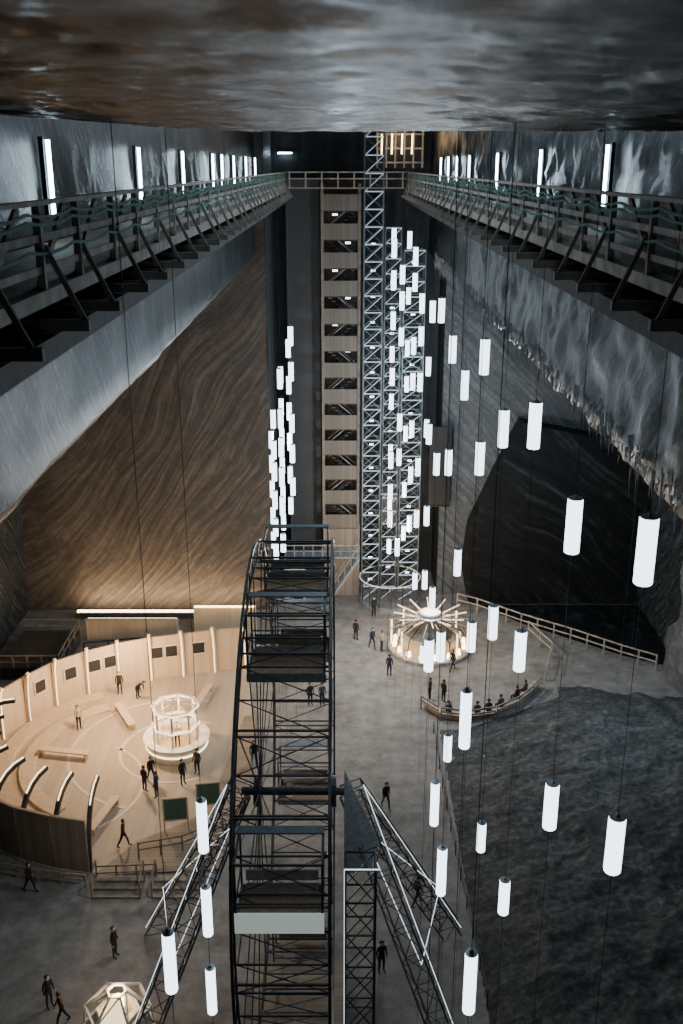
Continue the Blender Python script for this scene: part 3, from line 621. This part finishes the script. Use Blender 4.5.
def person_mesh(pose):
    J,E=skeleton(pose); names=list(J); idx={n:i for i,n in enumerate(names)}
    me=bpy.data.meshes.new('skel'); me.from_pydata([J[n][0] for n in names],[(idx[a],idx[b]) for a,b in E],[])
    o=bpy.data.objects.new('skel',me); COL.objects.link(o)
    md=o.modifiers.new('s','SKIN'); md.use_smooth_shade=True
    for i,n in enumerate(names):
        sv=me.skin_vertices[0].data[i]; r=J[n][1]; sv.radius=(r,r) 
        if n in('chest','uch','waist','pel'): sv.radius=(r*1.15,r*.82)
        sv.use_root=(n=='pel')
    sb=o.modifiers.new('d','SUBSURF'); sb.levels=1; sb.render_levels=1
    bpy.context.view_layer.update(); dg=bpy.context.evaluated_depsgraph_get()
    out=bpy.data.meshes.new_from_object(o.evaluated_get(dg)); bpy.data.objects.remove(o)
    segs=[(Vector(J[a][0]),Vector(J[b][0]),J[b][2],(J[a][1]+J[b][1])/2) for a,b in E]
    out.materials.clear()
    for m_ in(SKIN,TOPS[0],JEAN,SHOE): out.materials.append(m_)
    for p in out.polygons:
        best=(9,0)
        for a,b,mt,r in segs:
            d=b-a; t=max(0,min(1,(p.center-a).dot(d)/d.length_squared)); k=(p.center-(a+d*t)).length-r
            if k<best[0]: best=(k,mt)
        p.material_index=best[1]; p.use_smooth=True
    F=MB()
    for t,s in(('l',-1),('r',1)):
        w=Vector(J['wr'+t][0]);pa=Vector(J['pa'+t][0]);d=(pa-w).normalized(); side=d.cross(Vector((1,0,0))).normalized()
        for k,L in enumerate((.065,.075,.07,.055)):
            b=pa+side*(-.026+.0175*k)+d*.015; m1=b+d*L*.5; e=m1+(d*.8+Vector((-s*.5,0,0))).normalized()*L*.5
            F.tube(b,m1,.0095,6,0,.0085); F.tube(m1,e,.0085,6,0,.006)
        b=pa-d*.03-side*.02; m1=b-side*.03+d*.03; F.tube(b,m1,.011,6,0,.009); F.tube(m1,m1+d*.03,.009,6,0,.007)
    fm=F.mesh('hand_fingers',SKIN,True)
    hm=Vector(J['hm'][0]);ht=Vector(J['ht'][0]);up=(ht-hm).normalized(); fw=(Vector(J['nose'][0])-hm); fw=(fw-up*fw.dot(up)).normalized(); rt=up.cross(fw)
    H=MB(); vs=[];fs=[];n=14
    for a in range(8):
        ph=a/7*2.0
        for b in range(n):
            th=b*math.tau/n; dirv=up*math.cos(ph)+(fw*math.cos(th)+rt*math.sin(th))*math.sin(ph)
            lim=1.0
            if dirv.dot(fw)>.35 and dirv.dot(up)<.5: lim=.6
            vs.append(hm+up*.02-fw*.012+dirv*.118*lim)
    for a in range(7):
        for b in range(n): fs.append((a*n+b,a*n+(b+1)%n,(a+1)*n+(b+1)%n,(a+1)*n+b))
    H.add(vs,fs); hair=H.mesh('hair',HAIR,True)
    Y=MB()
    for s in(-1,1):
        c=hm+fw*.088+rt*s*.035+up*.0; Y.lathe([(0,.012),(.011,.004),(.011,-.004),(0,-.012)],8,c)
    return out,fm,hair,Y.mesh('eyes',EYE)
PM={p:person_mesh(p) for p in('stand','walk','bend','sit','reach')}
PW={'stand':'standing','walk':'walking','bend':'bending forward','sit':'sitting','reach':'standing with raised hands'}
def person(x,y,pose,ti,rz,trous='jeans',z=0,extra=''):
    b,f_,h,e=PM[pose]
    o=top('person',f"person {PW[pose]} in {TNAMES[ti]} and {'dark jeans' if trous=='jeans' else 'black trousers'}{extra}",'person',b,(x,y,z),'visitors',rz)
    o.material_slots[1].link='OBJECT'; o.material_slots[1].material=TOPS[ti]
    o.material_slots[2].link='OBJECT'; o.material_slots[2].material=JEAN if trous=='jeans' else PANTS
    part(o,'hand_fingers',f_); part(o,'hair',h); part(o,'eyes',e)
ppl=[(2.6,73.6,'stand',0,.3,0),(1.1,69.3,'stand',0,2.6,0),(2.3,67.9,'walk',1,.5,0),(3.0,67.4,'reach',4,1.2,0),(3.4,63.6,'stand',1,2.9,0),(8.0,64.4,'walk',0,-1.,0),
(6.9,59.9,'stand',0,2.2,0),(6.0,60.2,'stand',5,-2,0),(2.5,48.1,'walk',0,.4,0),(-15.2,60.9,'stand',0,.1,.06),(-13.9,60.4,'bend',0,1.2,.06),(-16.9,56.4,'stand',4,.8,.06),
(-11.4,49.6,'stand',0,2.5,.06),(-10.6,49.0,'stand',1,-1.9,.06),(-11.2,50.6,'walk',0,.6,.06),(-9.3,50.3,'stand',0,.9,.06),(-8.6,51.4,'stand',2,-.4,.06),(-11.6,44.6,'walk',3,1.6,.06),
(-10.4,36.8,'stand',0,1.3,0),(-12.6,33.9,'stand',0,.9,0),(-11.8,33.0,'walk',5,-1.1,0),(-10.2,54.2,'stand',4,.0,.16),(-5.3,52.4,'walk',0,.2,0),(-2.1,59.5,'stand',0,.5,0),(-1.3,59.5,'stand',2,.5,0),
(-15.6,41.2,'walk',0,1.2,0),(1.8,35.9,'stand',0,.4,0),(3.7,40.2,'walk',1,2.,0)]
for x,y,ps,ti,rz,z in ppl: person(x,y,ps,ti,rz,'jeans' if random.random()<.5 else 'black',z)
for x,y,ti,rz in((7.0,57.75,0,3.0),(8.9,57.7,1,3.1),(9.7,58.0,0,3.3),(10.6,58.6,2,3.6),(11.9,59.8,0,3.9),(12.6,60.6,5,4.0)):
    person(x,y,'sit',ti,rz,'black',0,' on the bench')
# ---------------------------------------------------------------- lights
def area(name,loc,rot,size,sy,col,p):
    l=bpy.data.lights.new(name,'AREA'); l.shape='RECTANGLE'; l.size=size; l.size_y=sy; l.color=col; l.energy=p
    o=bpy.data.objects.new(name,l); COL.objects.link(o); o.location=loc; o.rotation_euler=rot
def point(name,loc,col,p,r=.5):
    l=bpy.data.lights.new(name,'POINT'); l.color=col; l.energy=p; l.shadow_soft_size=r
    o=bpy.data.objects.new(name,l); COL.objects.link(o); o.location=loc
COOL=(.66,.84,1); NEUT=(1,.97,.92); WM=(1,.64,.35)
area('ceiling_fill',(0,45,37.7),(0,0,0),5,40,COOL,1500)  # unseen soft fill added under the high ceiling
area('wall_wash_light',(-14.3,73.1,.8),(math.radians(150),0,0),13.5,.4,(1,.64,.35),1150)
point('arena_fill',(-14,55,6),WM,3400); point('arena_fill',(-14,60,3.5),WM,1000,.3); point('arena_fill',(-10.2,54,2.6),WM,450,.3)  # warm points without fixtures, added to brighten the arena
point('plaza_fill',(3.5,61,12),NEUT,4300); point('plaza_fill',(1.5,67,7),NEUT,1200)  # added fill over the plaza floor, no fixtures modelled
point('slope_fill',(17,55,9),COOL,1300); point('front_fill',(-7,39,9),NEUT,700)  # extra fixtureless points lifting the rock slope and the foreground
point('cavern_fill',(6.3,69,19),COOL,1900); point('cavern_fill',(-3.4,58,19),COOL,800)  # added fill near the pendant strings, brightens the end walls
point('cavern_fill',(-.5,17,24),COOL,380)  # added fill on the wheel cabins, no lamp at this spot
for x,y,p,z in((.3,11,35,31),(.3,20,60,31),(.3,32,110,30.5),(.3,46,180,30),(.3,60,210,30)): point('gallery_fill',(x,y,z),COOL,p,.3)  # unseen fill added along the chamber to lift the gallery timbers
point('pavilion_light',(6.6,68,3.9),WM,1100,.3); point('booth_light',(-9.4,33.0,2.1),WM,140,.2)
point('canopy_light',(4.4,78.6,36.6),WM,90,.2)
w=bpy.data.worlds.new('world'); bpy.context.scene.world=w; w.use_nodes=True
w.node_tree.nodes['Background'].inputs[0].default_value=(.35,.5,.6,1); w.node_tree.nodes['Background'].inputs[1].default_value=.01
# ---------------------------------------------------------------- camera
cam=bpy.data.cameras.new('camera'); co=bpy.data.objects.new('camera',cam); COL.objects.link(co)
cam.sensor_fit='VERTICAL'; cam.sensor_height=36; cam.lens=35.2; cam.clip_start=.1; cam.clip_end=300
co.location=(0,0,34.4); co.rotation_euler=(math.radians(70.9),0,0)
cam.dof.use_dof=True; cam.dof.focus_distance=45; cam.dof.aperture_fstop=2.0
bpy.context.scene.camera=co
